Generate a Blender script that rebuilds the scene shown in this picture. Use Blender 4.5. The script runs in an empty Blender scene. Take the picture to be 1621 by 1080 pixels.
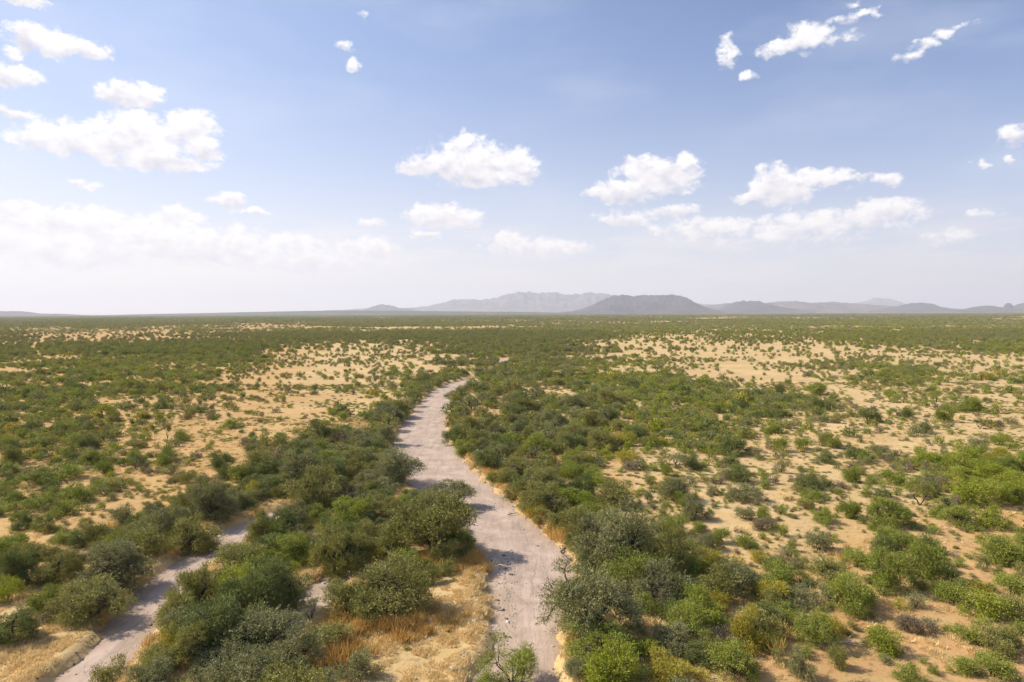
import bpy, math, random
import numpy as np
from mathutils import Matrix, Vector, Euler

SC = bpy.context.scene
COL = SC.collection
rng = np.random.default_rng(7)
random.seed(7)

# ------------------------------------------------------------------ camera
CAM_H = 20.0
F_PX = 1621 * 24 / 36.0
PITCH, ROLL = math.radians(2.36), math.radians(-0.2)
cam_data = bpy.data.cameras.new('camera')
cam_data.lens = 24; cam_data.sensor_width = 36
cam_data.clip_start = 0.5; cam_data.clip_end = 90000
cam = bpy.data.objects.new('camera', cam_data); COL.objects.link(cam)
CAM_M = Matrix.Rotation(math.radians(90) - PITCH, 4, 'X') @ Matrix.Rotation(ROLL, 4, 'Z')
cam.matrix_world = Matrix.Translation((0, 0, CAM_H)) @ CAM_M
SC.camera = cam
SC.render.resolution_x, SC.render.resolution_y = 1024, 682
R3 = np.array(CAM_M.to_3x3())

def ray(px, py):
    v = R3 @ np.array([(px - 810.5) / F_PX, -(py - 540) / F_PX, -1.0])
    return v
def gpt(px, py):
    v = ray(px, py); t = CAM_H / -v[2]
    return v[0] * t, v[1] * t
def to_px(x, y, z):
    p = np.stack([x, y, z - CAM_H], -1) @ R3
    return 810.5 + F_PX * p[..., 0] / -p[..., 2], 540 - F_PX * p[..., 1] / -p[..., 2]

# ------------------------------------------------------------------ sun + exposure
SUN_EL, SUN_AZ = math.radians(40), math.radians(-76)     # azimuth from +Y, positive to the right
sd = Vector((math.sin(SUN_AZ) * math.cos(SUN_EL), math.cos(SUN_AZ) * math.cos(SUN_EL), math.sin(SUN_EL)))
sun_data = bpy.data.lights.new('sun', 'SUN')
sun_data.energy = 5.0; sun_data.angle = math.radians(0.5); sun_data.color = (1.0, 0.93, 0.82)
sun = bpy.data.objects.new('sun', sun_data); COL.objects.link(sun)
sun.rotation_euler = sd.to_track_quat('Z', 'Y').to_euler()
SC.view_settings.view_transform = 'Standard'; SC.view_settings.look = 'None'
SC.view_settings.exposure = 0.40; SC.view_settings.gamma = 1
SC.cycles.max_bounces = 5; SC.cycles.diffuse_bounces = 3; SC.cycles.glossy_bounces = 1
SC.cycles.transmission_bounces = 3; SC.cycles.volume_bounces = 1; SC.cycles.transparent_max_bounces = 4
SC.cycles.use_denoising = True

# ------------------------------------------------------------------ node helpers
class NT:
    def __init__(s, tree): s.t = tree; s.n = tree.nodes; s.l = tree.links
    def set(s, sock, v):
        if hasattr(v, 'is_output'): s.l.new(v, sock)
        elif v is not None: sock.default_value = v
    def m(s, op, a, b=None, c=None, clamp=False):
        n = s.n.new('ShaderNodeMath'); n.operation = op; n.use_clamp = clamp
        s.set(n.inputs[0], a); s.set(n.inputs[1], b); s.set(n.inputs[2], c)
        return n.outputs[0]
    def v(s, op, a, b=None, c=None):
        n = s.n.new('ShaderNodeVectorMath'); n.operation = op
        s.set(n.inputs[0], a)
        if op == 'SCALE': s.set(n.inputs['Scale'], b)
        else: s.set(n.inputs[1], b)
        s.set(n.inputs[2], c)
        return n.outputs['Value'] if op in ('DOT_PRODUCT', 'LENGTH', 'DISTANCE') else n.outputs[0]
    def noise(s, vec, scale, detail=4, rough=0.55, out=0):
        n = s.n.new('ShaderNodeTexNoise'); s.set(n.inputs['Vector'], vec)
        n.inputs['Scale'].default_value = scale; n.inputs['Detail'].default_value = detail
        n.inputs['Roughness'].default_value = rough
        return n.outputs[out]
    def mix(s, f, a, b, blend='MIX'):
        n = s.n.new('ShaderNodeMix'); n.data_type = 'RGBA'; n.blend_type = blend
        s.set(n.inputs[0], f); s.set(n.inputs[6], a); s.set(n.inputs[7], b)
        return n.outputs[2]
    def ramp(s, f, lo, hi, a=0.0, b=1.0, smooth=True):
        n = s.n.new('ShaderNodeMapRange'); n.interpolation_type = 'SMOOTHSTEP' if smooth else 'LINEAR'
        s.set(n.inputs[0], f); s.set(n.inputs[1], lo); s.set(n.inputs[2], hi); s.set(n.inputs[3], a); s.set(n.inputs[4], b)
        return n.outputs[0]
def rgb(r, g, b): return (r, g, b, 1.0)

# ------------------------------------------------------------------ world: clear sky, haze near the horizon, fair-weather clouds
CLOUDS = [  # centre and radii as seen in the sky (photo pixels, turned into directions below), strength
 (75,65,62,22,1),(120,76,50,17,1),(40,58,30,22,1),(155,88,22,11,.9),(20,85,16,11,.8),(25,121,38,17,.95),(210,150,50,21,1),(190,141,24,14,.9),
 (175,226,150,26,1),(300,203,44,32,1),(225,205,70,24,1),(80,226,62,15,.9),(250,256,85,15,1),(322,236,28,24,.9),(22,178,34,8,.7),(122,286,16,7,.7),(142,294,18,6,.7),
 (363,316,27,15,.9),(408,335,22,6,.7),(60,350,95,24,.9),(25,330,42,12,.8),(150,352,60,24,.85),(282,345,42,18,.9),(230,378,120,34,.85),(345,390,120,32,.82),(120,400,120,26,.7),(480,412,110,20,.62),(455,388,60,18,.7),(50,382,90,22,.8),(575,392,60,16,.65),
 (745,256,72,34,1.05),(815,264,40,28,1),(735,224,20,18,.9),(655,264,28,15,.9),(700,262,60,20,1),(770,282,55,12,.9),(700,343,64,20,.95),(745,348,22,15,.8),(585,353,27,7,.7),(677,372,22,8,.7),(845,392,80,17,.75),(802,379,26,15,.8),(905,392,32,11,.65),
 (1045,278,66,28,1),(985,302,62,18,1),(1015,262,32,16,.9),(1082,262,28,17,1),(1070,331,46,9,.7),(990,345,50,12,.7),(1238,300,52,26,1),(1222,278,26,20,.9),(1292,284,62,15,.85),(1188,313,32,9,.8),(1403,285,23,10,.85),(1348,282,34,7,.65),
 (1300,352,140,20,.72),(1390,336,68,20,.85),(1130,360,95,18,.72),(1225,372,125,18,.62),(1500,375,44,12,.55),(1560,340,25,6,.45),
 (1152,86,15,24,.72),(1187,118,11,7,.6),(1280,58,40,20,.85),(1238,77,38,10,.75),(1330,60,36,7,.6),(1356,26,32,8,.62),(1348,6,20,6,.6),
 (1436,88,22,9,.66),(1462,74,24,8,.64),(1492,56,20,7,.58),(1528,40,24,5,.48),(1606,214,24,15,.9),(1555,260,12,8,.75),(1601,252,9,5,.6),
 (560,102,11,10,.55),(545,73,16,7,.42),(573,25,9,8,.45),(38,2,34,7,.8)]
world = bpy.data.worlds.new('World'); SC.world = world; world.use_nodes = True
w = NT(world.node_tree); w.n.clear()
tc = w.n.new('ShaderNodeTexCoord'); D = tc.outputs['Generated']
sep = w.n.new('ShaderNodeSeparateXYZ'); w.l.new(D, sep.inputs[0])
az = w.m('MULTIPLY', w.m('ARCTAN2', sep.outputs[0], sep.outputs[1]), 57.2958)
el = w.m('MULTIPLY', w.m('ARCSINE', sep.outputs[2]), 57.2958)
sky = w.n.new('ShaderNodeTexSky'); sky.sky_type = 'NISHITA'; sky.sun_disc = False
sky.sun_elevation = SUN_EL; sky.sun_rotation = SUN_AZ
sky.altitude = 900; sky.air_density = 1.0; sky.dust_density = 1.2; sky.ozone_density = 1.0
skyc = w.v('MULTIPLY', sky.outputs[0], (0.089, 0.098, 0.118))
hz = w.ramp(el, 0.0, 26.0, 1.0, 0.0, False)
hz = w.m('MULTIPLY', w.m('POWER', hz, 2.5), 0.97)
left = w.ramp(az, -40.0, 40.0, 1.0, 0.0, False)
hcol = w.mix(left, rgb(0.58, 0.56, 0.60), rgb(0.92, 0.82, 0.71))
base = w.mix(w.m('MULTIPLY', w.m('POWER', left, 1.6), 0.50), skyc, rgb(0.50, 0.60, 0.79))
base = w.mix(hz, base, hcol)
# warp and relief for cloud edges
azel = w.n.new('ShaderNodeCombineXYZ'); w.l.new(az, azel.inputs[0]); w.l.new(el, azel.inputs[1])
P0 = azel.outputs[0]
wn = w.noise(w.v('MULTIPLY', P0, (0.8, 1.1, 1.0)), 1.0, 5, 0.6, out=1)
warp = w.v('MULTIPLY', w.v('SUBTRACT', wn, (0.5, 0.5, 0.5)), (1.9, 1.3, 0.0))
P = w.v('ADD', P0, warp)
acc = None
for cx, cy, rx, ry, s in CLOUDS:
    v = ray(cx, cy); v = v / np.linalg.norm(v)
    a = math.degrees(math.atan2(v[0], v[1])); e = math.degrees(math.asin(v[2]))
    k = 57.2958 / F_PX * math.cos(math.radians(a))
    ix, iy = 1 / (rx * 1.08 * k), 1 / (ry * 1.16 * k)
    q = w.v('MULTIPLY_ADD', P, (ix, iy, 0), (-a * ix, -e * iy, 0))
    d = w.v('DOT_PRODUCT', q, q)
    f = w.m('MULTIPLY_ADD', d, -s, s)
    fp = w.m('MAXIMUM', f, 0.0); hy = w.m('MULTIPLY', w.v('DOT_PRODUCT', q, (0, 1, 0)), fp)
    HY = hy if acc is None else w.m('ADD', HY, hy); FS = fp if acc is None else w.m('ADD', FS, fp)
    if acc is None: acc = f
    else:
        n = w.n.new('ShaderNodeMath'); n.operation = 'SMOOTH_MAX'; w.l.new(acc, n.inputs[0]); w.l.new(f, n.inputs[1]); n.inputs[2].default_value = 0.12
        acc = n.outputs[0]
fb = w.noise(w.v('MULTIPLY', P0, (1.0, 1.35, 1.0)), 0.80, 9, 0.60)
fb2 = w.noise(w.v('MULTIPLY_ADD', P0, (1.0, 1.35, 1.0), (-0.30, 0.42, 0.0)), 0.75, 4, 0.5)
dens = w.m('ADD', acc, w.m('MULTIPLY', w.m('SUBTRACT', fb, 0.51), 2.6))
cov = w.ramp(dens, -0.10, 0.72)
# thin veil of low distant cloud
lown = w.noise(w.v('MULTIPLY', P0, (0.11, 0.55, 1.0)), 1.0, 7, 0.55)
lowm = w.m('MULTIPLY', w.ramp(el, 0.8, 4.0), w.ramp(el, 5.0, 9.0, 1.0, 0.0))
low = w.m('MULTIPLY', w.m('MULTIPLY', w.ramp(lown, 0.44, 0.62), lowm), 0.42)
# faint high streaks
hin = w.noise(w.v('MULTIPLY', P0, (0.05, 0.16, 1.0)), 1.0, 6, 0.5)
hi = w.m('MULTIPLY', w.ramp(hin, 0.45, 0.75), 0.22)
relief = w.m('MULTIPLY', w.m('SUBTRACT', fb, fb2), 1.7)
under = w.m('MULTIPLY', w.m('DIVIDE', HY, w.m('MAXIMUM', FS, 0.05)), 0.75)
shade = w.m('ADD', w.m('ADD', w.ramp(dens, 0.1, 1.2, 0.92, 0.62), under), relief, clamp=True)
ccol = w.mix(shade, rgb(0.50, 0.50, 0.58), rgb(0.86, 0.84, 0.83))
ccol = w.mix(w.m('MULTIPLY', hz, 0.5), ccol, w.mix(left, rgb(0.66, 0.61, 0.64), rgb(0.84, 0.78, 0.75)))
base = w.mix(hi, base, rgb(0.70, 0.73, 0.80))
base = w.mix(low, base, w.mix(left, rgb(0.68, 0.63, 0.66), rgb(0.88, 0.83, 0.79)))
final = w.mix(w.m('MULTIPLY', cov, 0.97), base, ccol)
bg = w.n.new('ShaderNodeBackground'); w.l.new(final, bg.inputs[0]); bg.inputs[1].default_value = 1.0
wo = w.n.new('ShaderNodeOutputWorld'); w.l.new(bg.outputs[0], wo.inputs[0])
world.cycles.sampling_method = 'MANUAL'; world.cycles.sample_map_resolution = 256

# ------------------------------------------------------------------ numpy noise
def _h(ix, iy, seed):
    n = (ix.astype(np.int64) * 374761393 + iy.astype(np.int64) * 668265263 + seed * 1442695041) & 0xFFFFFFFF
    n = ((n ^ (n >> 13)) * 1274126177) & 0xFFFFFFFF
    return ((n ^ (n >> 16)) & 0xFFFFFF) / 16777215.0
def vnoise(x, y, seed=0):
    x = np.asarray(x, float); y = np.asarray(y, float)
    ix, iy = np.floor(x), np.floor(y); fx, fy = x - ix, y - iy
    fx = fx * fx * (3 - 2 * fx); fy = fy * fy * (3 - 2 * fy)
    a, b, c, d = _h(ix, iy, seed), _h(ix + 1, iy, seed), _h(ix, iy + 1, seed), _h(ix + 1, iy + 1, seed)
    return (a + (b - a) * fx) * (1 - fy) + (c + (d - c) * fx) * fy
def fbm(x, y, seed=0, o=4):
    s, a, t = 0, 1.0, 0
    for i in range(o):
        s = s + a * vnoise(x * 2 ** i, y * 2 ** i, seed + i * 17); t += a; a *= 0.5
    return s / t

# ------------------------------------------------------------------ maps of the plain, read off the photograph's ground
def grid(rows):
    ys = [r[0] for r in rows]; return np.array(ys, float), [r[1] for r in rows]
DENS = grid([(500,"999999999999999888888888888"),(504,"999999999999988777666666555"),(507,"999999999999999999888888888"),(510,"999999999999998888888888888"),(517,"888889559999988888888888999"),
 (525,"755557778899999877777777999"),(535,"655556788778999765556778999"),(545,"677778876656899544455678899"),(555,"778889864446899543344545588"),
 (565,"878889864455899645333554545"),(575,"788889854455799866334587654"),(585,"467889743345799757435689754"),(600,"778888643455999988532478854"),
 (615,"777777543469995999875334444"),(630,"776555333678999999998543334"),(645,"777654233689999899999843333"),(660,"777543234799999899998543333"),
 (680,"887642224899998889987433323"),(700,"776432369999999768875444322"),(720,"655443489999999576854433223"),(740,"555442389999999857753333778"),
 (770,"555432499999999937532222578"),(800,"543336899999999958532323478"),(830,"532448999999999977422335754"),(860,"457899979999999989743355434"),
 (900,"678999998999699999999865665"[:27]),(925,"558989998999009999999865665"[:27]),(950,"437988997982009999997764556"),(975,"325788996850009999998754556"),(1000,"311788996600009988988644454"),(1050,"100699996100009999987543455"),(1090,"100799996100009999987544455")])
TYPE = grid([(505,"ddddddddddddddddddddddddddd"),(535,"ddddddddddddddddssssssggddd"),(565,"gggggggssssdddddgsssssssssg"),(600,"ggggggssssgddddggggsssggggg"),
 (640,"gggggssssggdddddgggggsssssg"),(680,"ggggsssgggddddddgggggssssss"),(720,"ggggsssdddddddddygggsssssbb"),(760,"ggggssdddddddddbygsssssssbb"),
 (800,"gggsdddddddddddbygsssssgssb"),(850,"ggsdddddddddddddydssssgggsg"),(900,"bddddddbdddddddddddgsgggsss"),(950,"dddddddbddddddddddbdggsssgg"),
 (1000,"dssdddddddddddddddbyggsssgg"),(1050,"sssdddddddsdddddbbdyggssssg")])
TONE = grid([(540,"ttttttttppppppppppppppppppp"),(600,"ttttttttppppooppppppppppppp"),(660,"tttttttttyyyooyyppppppppppp"),(740,"tttttttyyyyyoootppppppppppp"),
 (800,"ttttttyyyyyyoootppppppppppt"),(860,"ttttyyyyyyyyoooyyppppptttrr"),(930,"yyyyyyyyyyyyyoyyyyyttttrrrr"),(1000,"yyyyyyyyyyyyyyyyyyyttrrrrrr"),(1060,"yyyyyyyyyyyyyyyyyyytrrrrrrr")])
def g_coords(G, x, y):
    yy = np.maximum(np.asarray(y, float), 30.0)
    px, py = to_px(np.asarray(x, float), yy, np.zeros_like(yy))
    t = np.log(np.maximum(py - 492, 4.0)); ts = np.log(G[0] - 492)
    fi = np.interp(t, ts, np.arange(len(ts)))
    fx = np.clip((px - 30) / 60.0, 0, 26)
    return fi, fx
def sample_num(G, x, y):
    A = np.array([[float(c) for c in r] for r in G[1]]); fi, fx = g_coords(G, x, y)
    i0 = np.floor(fi).astype(int); i1 = np.minimum(i0 + 1, len(A) - 1); j0 = np.floor(fx).astype(int); j1 = np.minimum(j0 + 1, 26)
    a, b = fi - i0, fx - j0
    return (A[i0, j0] * (1 - b) + A[i0, j1] * b) * (1 - a) + (A[i1, j0] * (1 - b) + A[i1, j1] * b) * a
def sample_letter(G, x, y, jit=0.35):
    fi, fx = g_coords(G, x, y)
    fi = fi + rng.uniform(-jit, jit, fi.shape); fx = fx + rng.uniform(-jit, jit, fx.shape)
    i = np.clip(np.rint(fi), 0, len(G[1]) - 1).astype(int); j = np.clip(np.rint(fx), 0, 26).astype(int)
    A = np.array([list(r) for r in G[1]])
    return A[i, j]

# ------------------------------------------------------------------ washes: edges left/right down the channel
def channel(rows):
    c = []
    for y, a, b in rows:
        p, q = np.array(gpt(a, y)), np.array(gpt(b, y))
        c.append((*((p + q) / 2), np.linalg.norm(p - q) / 2))
    return np.array(c)
MAIN = channel([(1150,745,895),(1080,752,885),(1040,772,880),(1000,782,880),(960,785,888),(930,785,900),(900,778,905),(870,762,893),(840,735,856),(810,705,828),
 (780,668,795),(750,640,760),(725,625,732),(700,622,714),(680,630,706),(660,648,704),(640,664,712),(625,678,726),(614,692,744),(604,716,762),(597,752,758),(588,774,777),(578,786,790),(574,792,808),(569,790,806)])
SIDE = channel([(1150,20,118),(1080,82,172),(1040,124,204),(1000,162,230),(960,200,262),(930,222,286),(900,254,316),(880,284,342),(860,314,374),(840,346,398),(825,380,412),(812,412,445),(800,450,475)])
THIRD = channel([(1015,425,462),(1000,436,470),(975,446,492),(950,464,520),(925,494,536),(905,540,565)])
CH = [MAIN, SIDE, THIRD]
def chan_sd(x, y, which=None):
    """signed distance to the nearest channel's edge (negative inside)"""
    best = np.full(np.shape(x), 1e9)
    for k, c in enumerate(CH):
        if which is not None and k != which: continue
        for i in range(len(c) - 1):
            ax, ay, ar = c[i]; bx, by, br = c[i + 1]
            dx, dy = bx - ax, by - ay; L = dx * dx + dy * dy
            t = np.clip(((x - ax) * dx + (y - ay) * dy) / L, 0, 1)
            # true half-width across the channel from the width measured along the picture row
            al = abs(dy) / math.sqrt(L)
            d = np.hypot(x - ax - t * dx, y - ay - t * dy) - (ar + (br - ar) * t) * max(al, 0.45)
            best = np.minimum(best, d)
    return best
def h_base(x, y):
    r = np.hypot(x, y)
    return (fbm(x / 38, y / 38, 3, 3) - 0.5) * 0.9 + (fbm(x / 300, y / 300, 5, 3) - 0.5) * 2.2 * np.clip((r - 60) / 300, 0, 1) + (fbm(x / 3.2, y / 3.2, 9, 3) - 0.5) * 0.16 * (r < 260)
def h_ground(x, y):
    s = chan_sd(x, y) + (fbm(x / 2.6, y / 2.6, 21, 4) - 0.5) * 2.4
    cut = np.clip((0.9 - s) / 0.9, 0, 1); cut = cut * cut * (3 - 2 * cut)
    lip = np.exp(-((s - 1.3) / 0.7) ** 2) * 0.08
    return h_base(x, y) - 0.62 * cut + lip
def h_bed(x, y): return h_base(x, y) * 0.55 - 0.42 + (fbm(x / 1.6, y / 4.0, 31, 3) - 0.5) * 0.10

# ------------------------------------------------------------------ mesh helpers
def mesh_from(name, V, Fc, mats=(), fmat=None, smooth=False, attrs=None):
    me = bpy.data.meshes.new(name)
    V = np.asarray(V, np.float32); n = len(V)
    me.vertices.add(n); me.vertices.foreach_set('co', V.ravel())
    Fc = [np.asarray(f, np.int32) for f in (Fc if isinstance(Fc, list) else [Fc]) if len(f)]
    tot = sum(f.size for f in Fc); nf = sum(len(f) for f in Fc)
    me.loops.add(tot); me.polygons.add(nf)
    me.loops.foreach_set('vertex_index', np.concatenate([f.ravel() for f in Fc]))
    sizes = np.concatenate([np.full(len(f), f.shape[1]) for f in Fc])
    st = np.concatenate([[0], np.cumsum(sizes)[:-1]]).astype(np.int32)
    me.polygons.foreach_set('loop_start', st)
    for m in mats: me.materials.append(m)
    if fmat is not None: me.polygons.foreach_set('material_index', np.asarray(fmat, np.int32))
    if smooth: me.polygons.foreach_set('use_smooth', np.ones(nf, bool))
    if attrs:
        for k, a in attrs.items():
            a = np.asarray(a, np.float32)
            if a.ndim == 1:
                at = me.attributes.new(k, 'FLOAT', 'POINT'); at.data.foreach_set('value', a)
            else:
                at = me.attributes.new(k, 'FLOAT_COLOR', 'POINT'); at.data.foreach_set('color', a.ravel())
    me.update(calc_edges=True)
    return me
def link(name, me, parent=None, **props):
    o = bpy.data.objects.new(name, me); COL.objects.link(o)
    if parent: o.parent = parent
    for k, v in props.items(): o[k] = v
    return o
def grid_faces(nx, ny):
    i = np.arange(nx * ny).reshape(ny, nx)
    return np.stack([i[:-1, :-1], i[:-1, 1:], i[1:, 1:], i[1:, :-1]], -1).reshape(-1, 4)
def tube(path, radii, sides=5):
    path = np.asarray(path, float); n = len(path)
    t = np.gradient(path, axis=0); t /= np.linalg.norm(t, axis=1)[:, None] + 1e-9
    up = np.where(np.abs(t[:, 2:3]) > 0.9, [[1.0, 0, 0]], [[0, 0, 1.0]])
    a = np.cross(t, up); a /= np.linalg.norm(a, axis=1)[:, None] + 1e-9; b = np.cross(t, a)
    ang = np.arange(sides) * 2 * np.pi / sides
    V = path[:, None] + np.asarray(radii)[:, None, None] * (np.cos(ang)[None, :, None] * a[:, None] + np.sin(ang)[None, :, None] * b[:, None])
    i = np.arange(n * sides).reshape(n, sides); j = np.roll(i, -1, 1)
    Fq = np.stack([i[:-1], j[:-1], j[1:], i[1:]], -1).reshape(-1, 4)
    return V.reshape(-1, 3), Fq

# ------------------------------------------------------------------ materials
def new_mat(name):
    m = bpy.data.materials.new(name); m.use_nodes = True; t = NT(m.node_tree); t.n.clear()
    out = t.n.new('ShaderNodeOutputMaterial'); return m, t, out
def principled(t, col, rough=0.9, spec=0.2, normal=None):
    b = t.n.new('ShaderNodeBsdfPrincipled'); t.set(b.inputs['Base Color'], col); t.set(b.inputs['Roughness'], rough)
    b.inputs['Specular IOR Level'].default_value = spec
    if normal: t.l.new(normal, b.inputs['Normal'])
    return b.outputs[0]
def bump(t, h, strength, dist):
    n = t.n.new('ShaderNodeBump'); t.l.new(h, n.inputs['Height']); n.inputs['Strength'].default_value = strength; n.inputs['Distance'].default_value = dist
    return n.outputs[0]
def leaf_mat(name, c1, c2, gloss=0.25):
    m, t, out = new_mat(name)
    at = t.n.new('ShaderNodeAttribute'); at.attribute_name = 'tone'
    oi = t.n.new('ShaderNodeObjectInfo')
    f = t.m('ADD', t.m('MULTIPLY', at.outputs['Fac'], 0.75), t.m('MULTIPLY', oi.outputs['Random'], 0.35), clamp=True)
    c = t.mix(f, rgb(*c1), rgb(*c2))
    c = t.mix(t.ramp(at.outputs['Fac'], 0.72, 1.0, 0.0, 0.40), c, rgb(0.40, 0.36, 0.15))
    p = principled(t, c, 0.62, gloss)
    tr = t.n.new('ShaderNodeBsdfTranslucent'); t.l.new(t.v('MULTIPLY', c, (1.1, 1.1, 0.6)), tr.inputs[0])
    mx = t.n.new('ShaderNodeMixShader'); mx.inputs[0].default_value = 0.20
    t.l.new(p, mx.inputs[1]); t.l.new(tr.outputs[0], mx.inputs[2]); t.l.new(mx.outputs[0], out.inputs[0])
    return m
LEAF = {
 'olive': leaf_mat('olive_leaves', (0.155, 0.152, 0.032), (0.365, 0.338, 0.100)),
 'grey': leaf_mat('grey_green_leaves', (0.148, 0.150, 0.058), (0.340, 0.326, 0.150)),
 'dark': leaf_mat('dark_green_leaves', (0.090, 0.118, 0.027), (0.228, 0.256, 0.074)),
 'green': leaf_mat('green_leaves', (0.150, 0.182, 0.022), (0.345, 0.372, 0.064)),
 'bright': leaf_mat('bright_green_leaves', (0.175, 0.215, 0.014), (0.385, 0.400, 0.046)),
 'yellow': leaf_mat('yellow_green_leaves', (0.280, 0.240, 0.022), (0.490, 0.405, 0.060)),
 'brown': leaf_mat('dry_brown_twigs', (0.165, 0.125, 0.080), (0.340, 0.275, 0.185), 0.1),
}
m, t, out = new_mat('dark_bark')
geo = t.n.new('ShaderNodeTexCoord')
t.l.new(principled(t, t.mix(t.noise(geo.outputs['Object'], 9, 4), rgb(0.035, 0.026, 0.020), rgb(0.13, 0.10, 0.078)), 0.9, 0.15), out.inputs[0]); BARK = m
def grass_mat(name, c1, c2):
    m, t, out = new_mat(name)
    oi = t.n.new('ShaderNodeObjectInfo'); at = t.n.new('ShaderNodeAttribute'); at.attribute_name = 'tone'
    c = t.mix(t.m('MULTIPLY_ADD', oi.outputs['Random'], 0.6, t.m('MULTIPLY', at.outputs['Fac'], 0.4)), rgb(*c1), rgb(*c2))
    p = principled(t, c, 0.7, 0.2)
    tr = t.n.new('ShaderNodeBsdfTranslucent'); t.l.new(c, tr.inputs[0])
    mx = t.n.new('ShaderNodeMixShader'); mx.inputs[0].default_value = 0.3
    t.l.new(p, mx.inputs[1]); t.l.new(tr.outputs[0], mx.inputs[2]); t.l.new(mx.outputs[0], out.inputs[0]); return m
GRASS_GOLD = grass_mat('dry_gold_grass', (0.62, 0.44, 0.19), (0.86, 0.68, 0.36))
GRASS_RUST = grass_mat('rust_grass', (0.46, 0.27, 0.07), (0.74, 0.49, 0.16))

def ground_mat():
    m, t, out = new_mat('desert_soil')
    tcn = t.n.new('ShaderNodeTexCoord'); P = tcn.outputs['Object']
    at = t.n.new('ShaderNodeAttribute'); at.attribute_name = 'soil'; c = at.outputs['Color']
    big = t.noise(P, 0.07, 5, 0.6); mid = t.noise(P, 0.6, 5, 0.6); fine = t.noise(P, 5.0, 5, 0.65)
    c = t.mix(t.m('MULTIPLY', t.ramp(big, 0.42, 0.66), 0.45), c, t.v('MULTIPLY', c, (0.80, 0.70, 0.58)))
    c = t.mix(t.m('MULTIPLY', t.ramp(mid, 0.45, 0.70), 0.55), c, t.v('MULTIPLY', c, (1.20, 1.16, 1.08)))
    c = t.mix(t.m('MULTIPLY', t.ramp(fine, 0.50, 0.72), 0.50), c, t.v('MULTIPLY', c, (0.58, 0.52, 0.42)))
    # low dry herbs and leaf litter in patches
    straw = t.ramp(t.noise(P, 0.35, 6, 0.68), 0.48, 0.62)
    c = t.mix(t.m('MULTIPLY', straw, 0.55), c, t.mix(fine, rgb(0.36, 0.235, 0.085), rgb(0.60, 0.43, 0.18)))
    lit = t.m('MULTIPLY', t.ramp(t.noise(P, 1.6, 6, 0.7), 0.52, 0.64), t.ramp(t.noise(P, 0.13, 4, 0.6), 0.36, 0.58))
    c = t.mix(t.m('MULTIPLY', lit, 0.65), c, rgb(0.21, 0.165, 0.065))
    h = t.m('ADD', t.m('MULTIPLY', mid, 0.5), t.m('MULTIPLY', fine, 0.25))
    t.l.new(principled(t, c, 0.95, 0.1, bump(t, h, 0.7, 0.25)), out.inputs[0]); return m
def bed_mat():
    m, t, out = new_mat('wash_sand')
    tcn = t.n.new('ShaderNodeTexCoord'); P = tcn.outputs['Object']
    at = t.n.new('ShaderNodeAttribute'); at.attribute_name = 'edge'
    flow = t.noise(t.v('MULTIPLY', P, (1.0, 0.16, 1.0)), 0.9, 6, 0.6)
    mid = t.noise(P, 0.5, 5, 0.6); fine = t.noise(P, 7.0, 4, 0.7)
    c = t.mix(t.ramp(mid, 0.35, 0.68), rgb(0.395, 0.290, 0.220), rgb(0.520, 0.395, 0.308))
    c = t.mix(t.m('MULTIPLY', t.ramp(flow, 0.48, 0.66), 0.40), c, rgb(0.29, 0.215, 0.172))
    vo = t.n.new('ShaderNodeTexVoronoi'); t.l.new(P, vo.inputs[0]); vo.inputs['Scale'].default_value = 6.0
    peb = t.m('MULTIPLY', t.ramp(vo.outputs['Distance'], 0.10, 0.22, 1.0, 0.0), t.ramp(t.noise(P, 0.9, 4, 0.7), 0.46, 0.62))
    c = t.mix(t.m('MULTIPLY', peb, 0.6), c, t.mix(vo.outputs['Color'], rgb(0.16, 0.13, 0.115), rgb(0.60, 0.53, 0.48)))
    c = t.mix(t.m('MULTIPLY', t.ramp(fine, 0.5, 0.75), 0.35), c, t.v('MULTIPLY', c, (0.65, 0.63, 0.62)))
    c = t.mix(t.m('MULTIPLY', at.outputs['Fac'], 0.7), c, rgb(0.40, 0.285, 0.185))
    for sc_, th_ in ((0.16, 0.010), (0.30, 0.008)):
        ln = t.noise(t.v('MULTIPLY', P, (1.0, 0.45, 1.0)), sc_, 3, 0.5)
        rg = t.ramp(t.m('ABSOLUTE', t.m('SUBTRACT', ln, 0.5)), 0.0, th_, 1.0, 0.0)
        c = t.mix(t.m('MULTIPLY', rg, 0.24), c, rgb(0.20, 0.15, 0.125))
    damp = t.ramp(t.noise(t.v('MULTIPLY', P, (1.0, 0.3, 1.0)), 0.22, 5, 0.6), 0.48, 0.60)
    c = t.mix(t.m('MULTIPLY', damp, 0.30), c, rgb(0.50, 0.385, 0.30))
    h = t.m('ADD', t.m('MULTIPLY', flow, 0.6), t.m('ADD', t.m('MULTIPLY', fine, 0.12), t.m('MULTIPLY', peb, 0.15)))
    t.l.new(principled(t, c, 0.92, 0.15, bump(t, h, 0.9, 0.25)), out.inputs[0]); return m
def rock_mat(name, c1, c2, sc=3.0):
    m, t, out = new_mat(name)
    tcn = t.n.new('ShaderNodeTexCoord'); oi = t.n.new('ShaderNodeObjectInfo')
    f = t.m('MULTIPLY_ADD', t.noise(tcn.outputs['Object'], sc, 4), 0.5, t.m('MULTIPLY', oi.outputs['Random'], 0.6), clamp=True)
    t.l.new(principled(t, t.mix(f, rgb(*c1), rgb(*c2)), 0.85, 0.2), out.inputs[0]); return m

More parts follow.
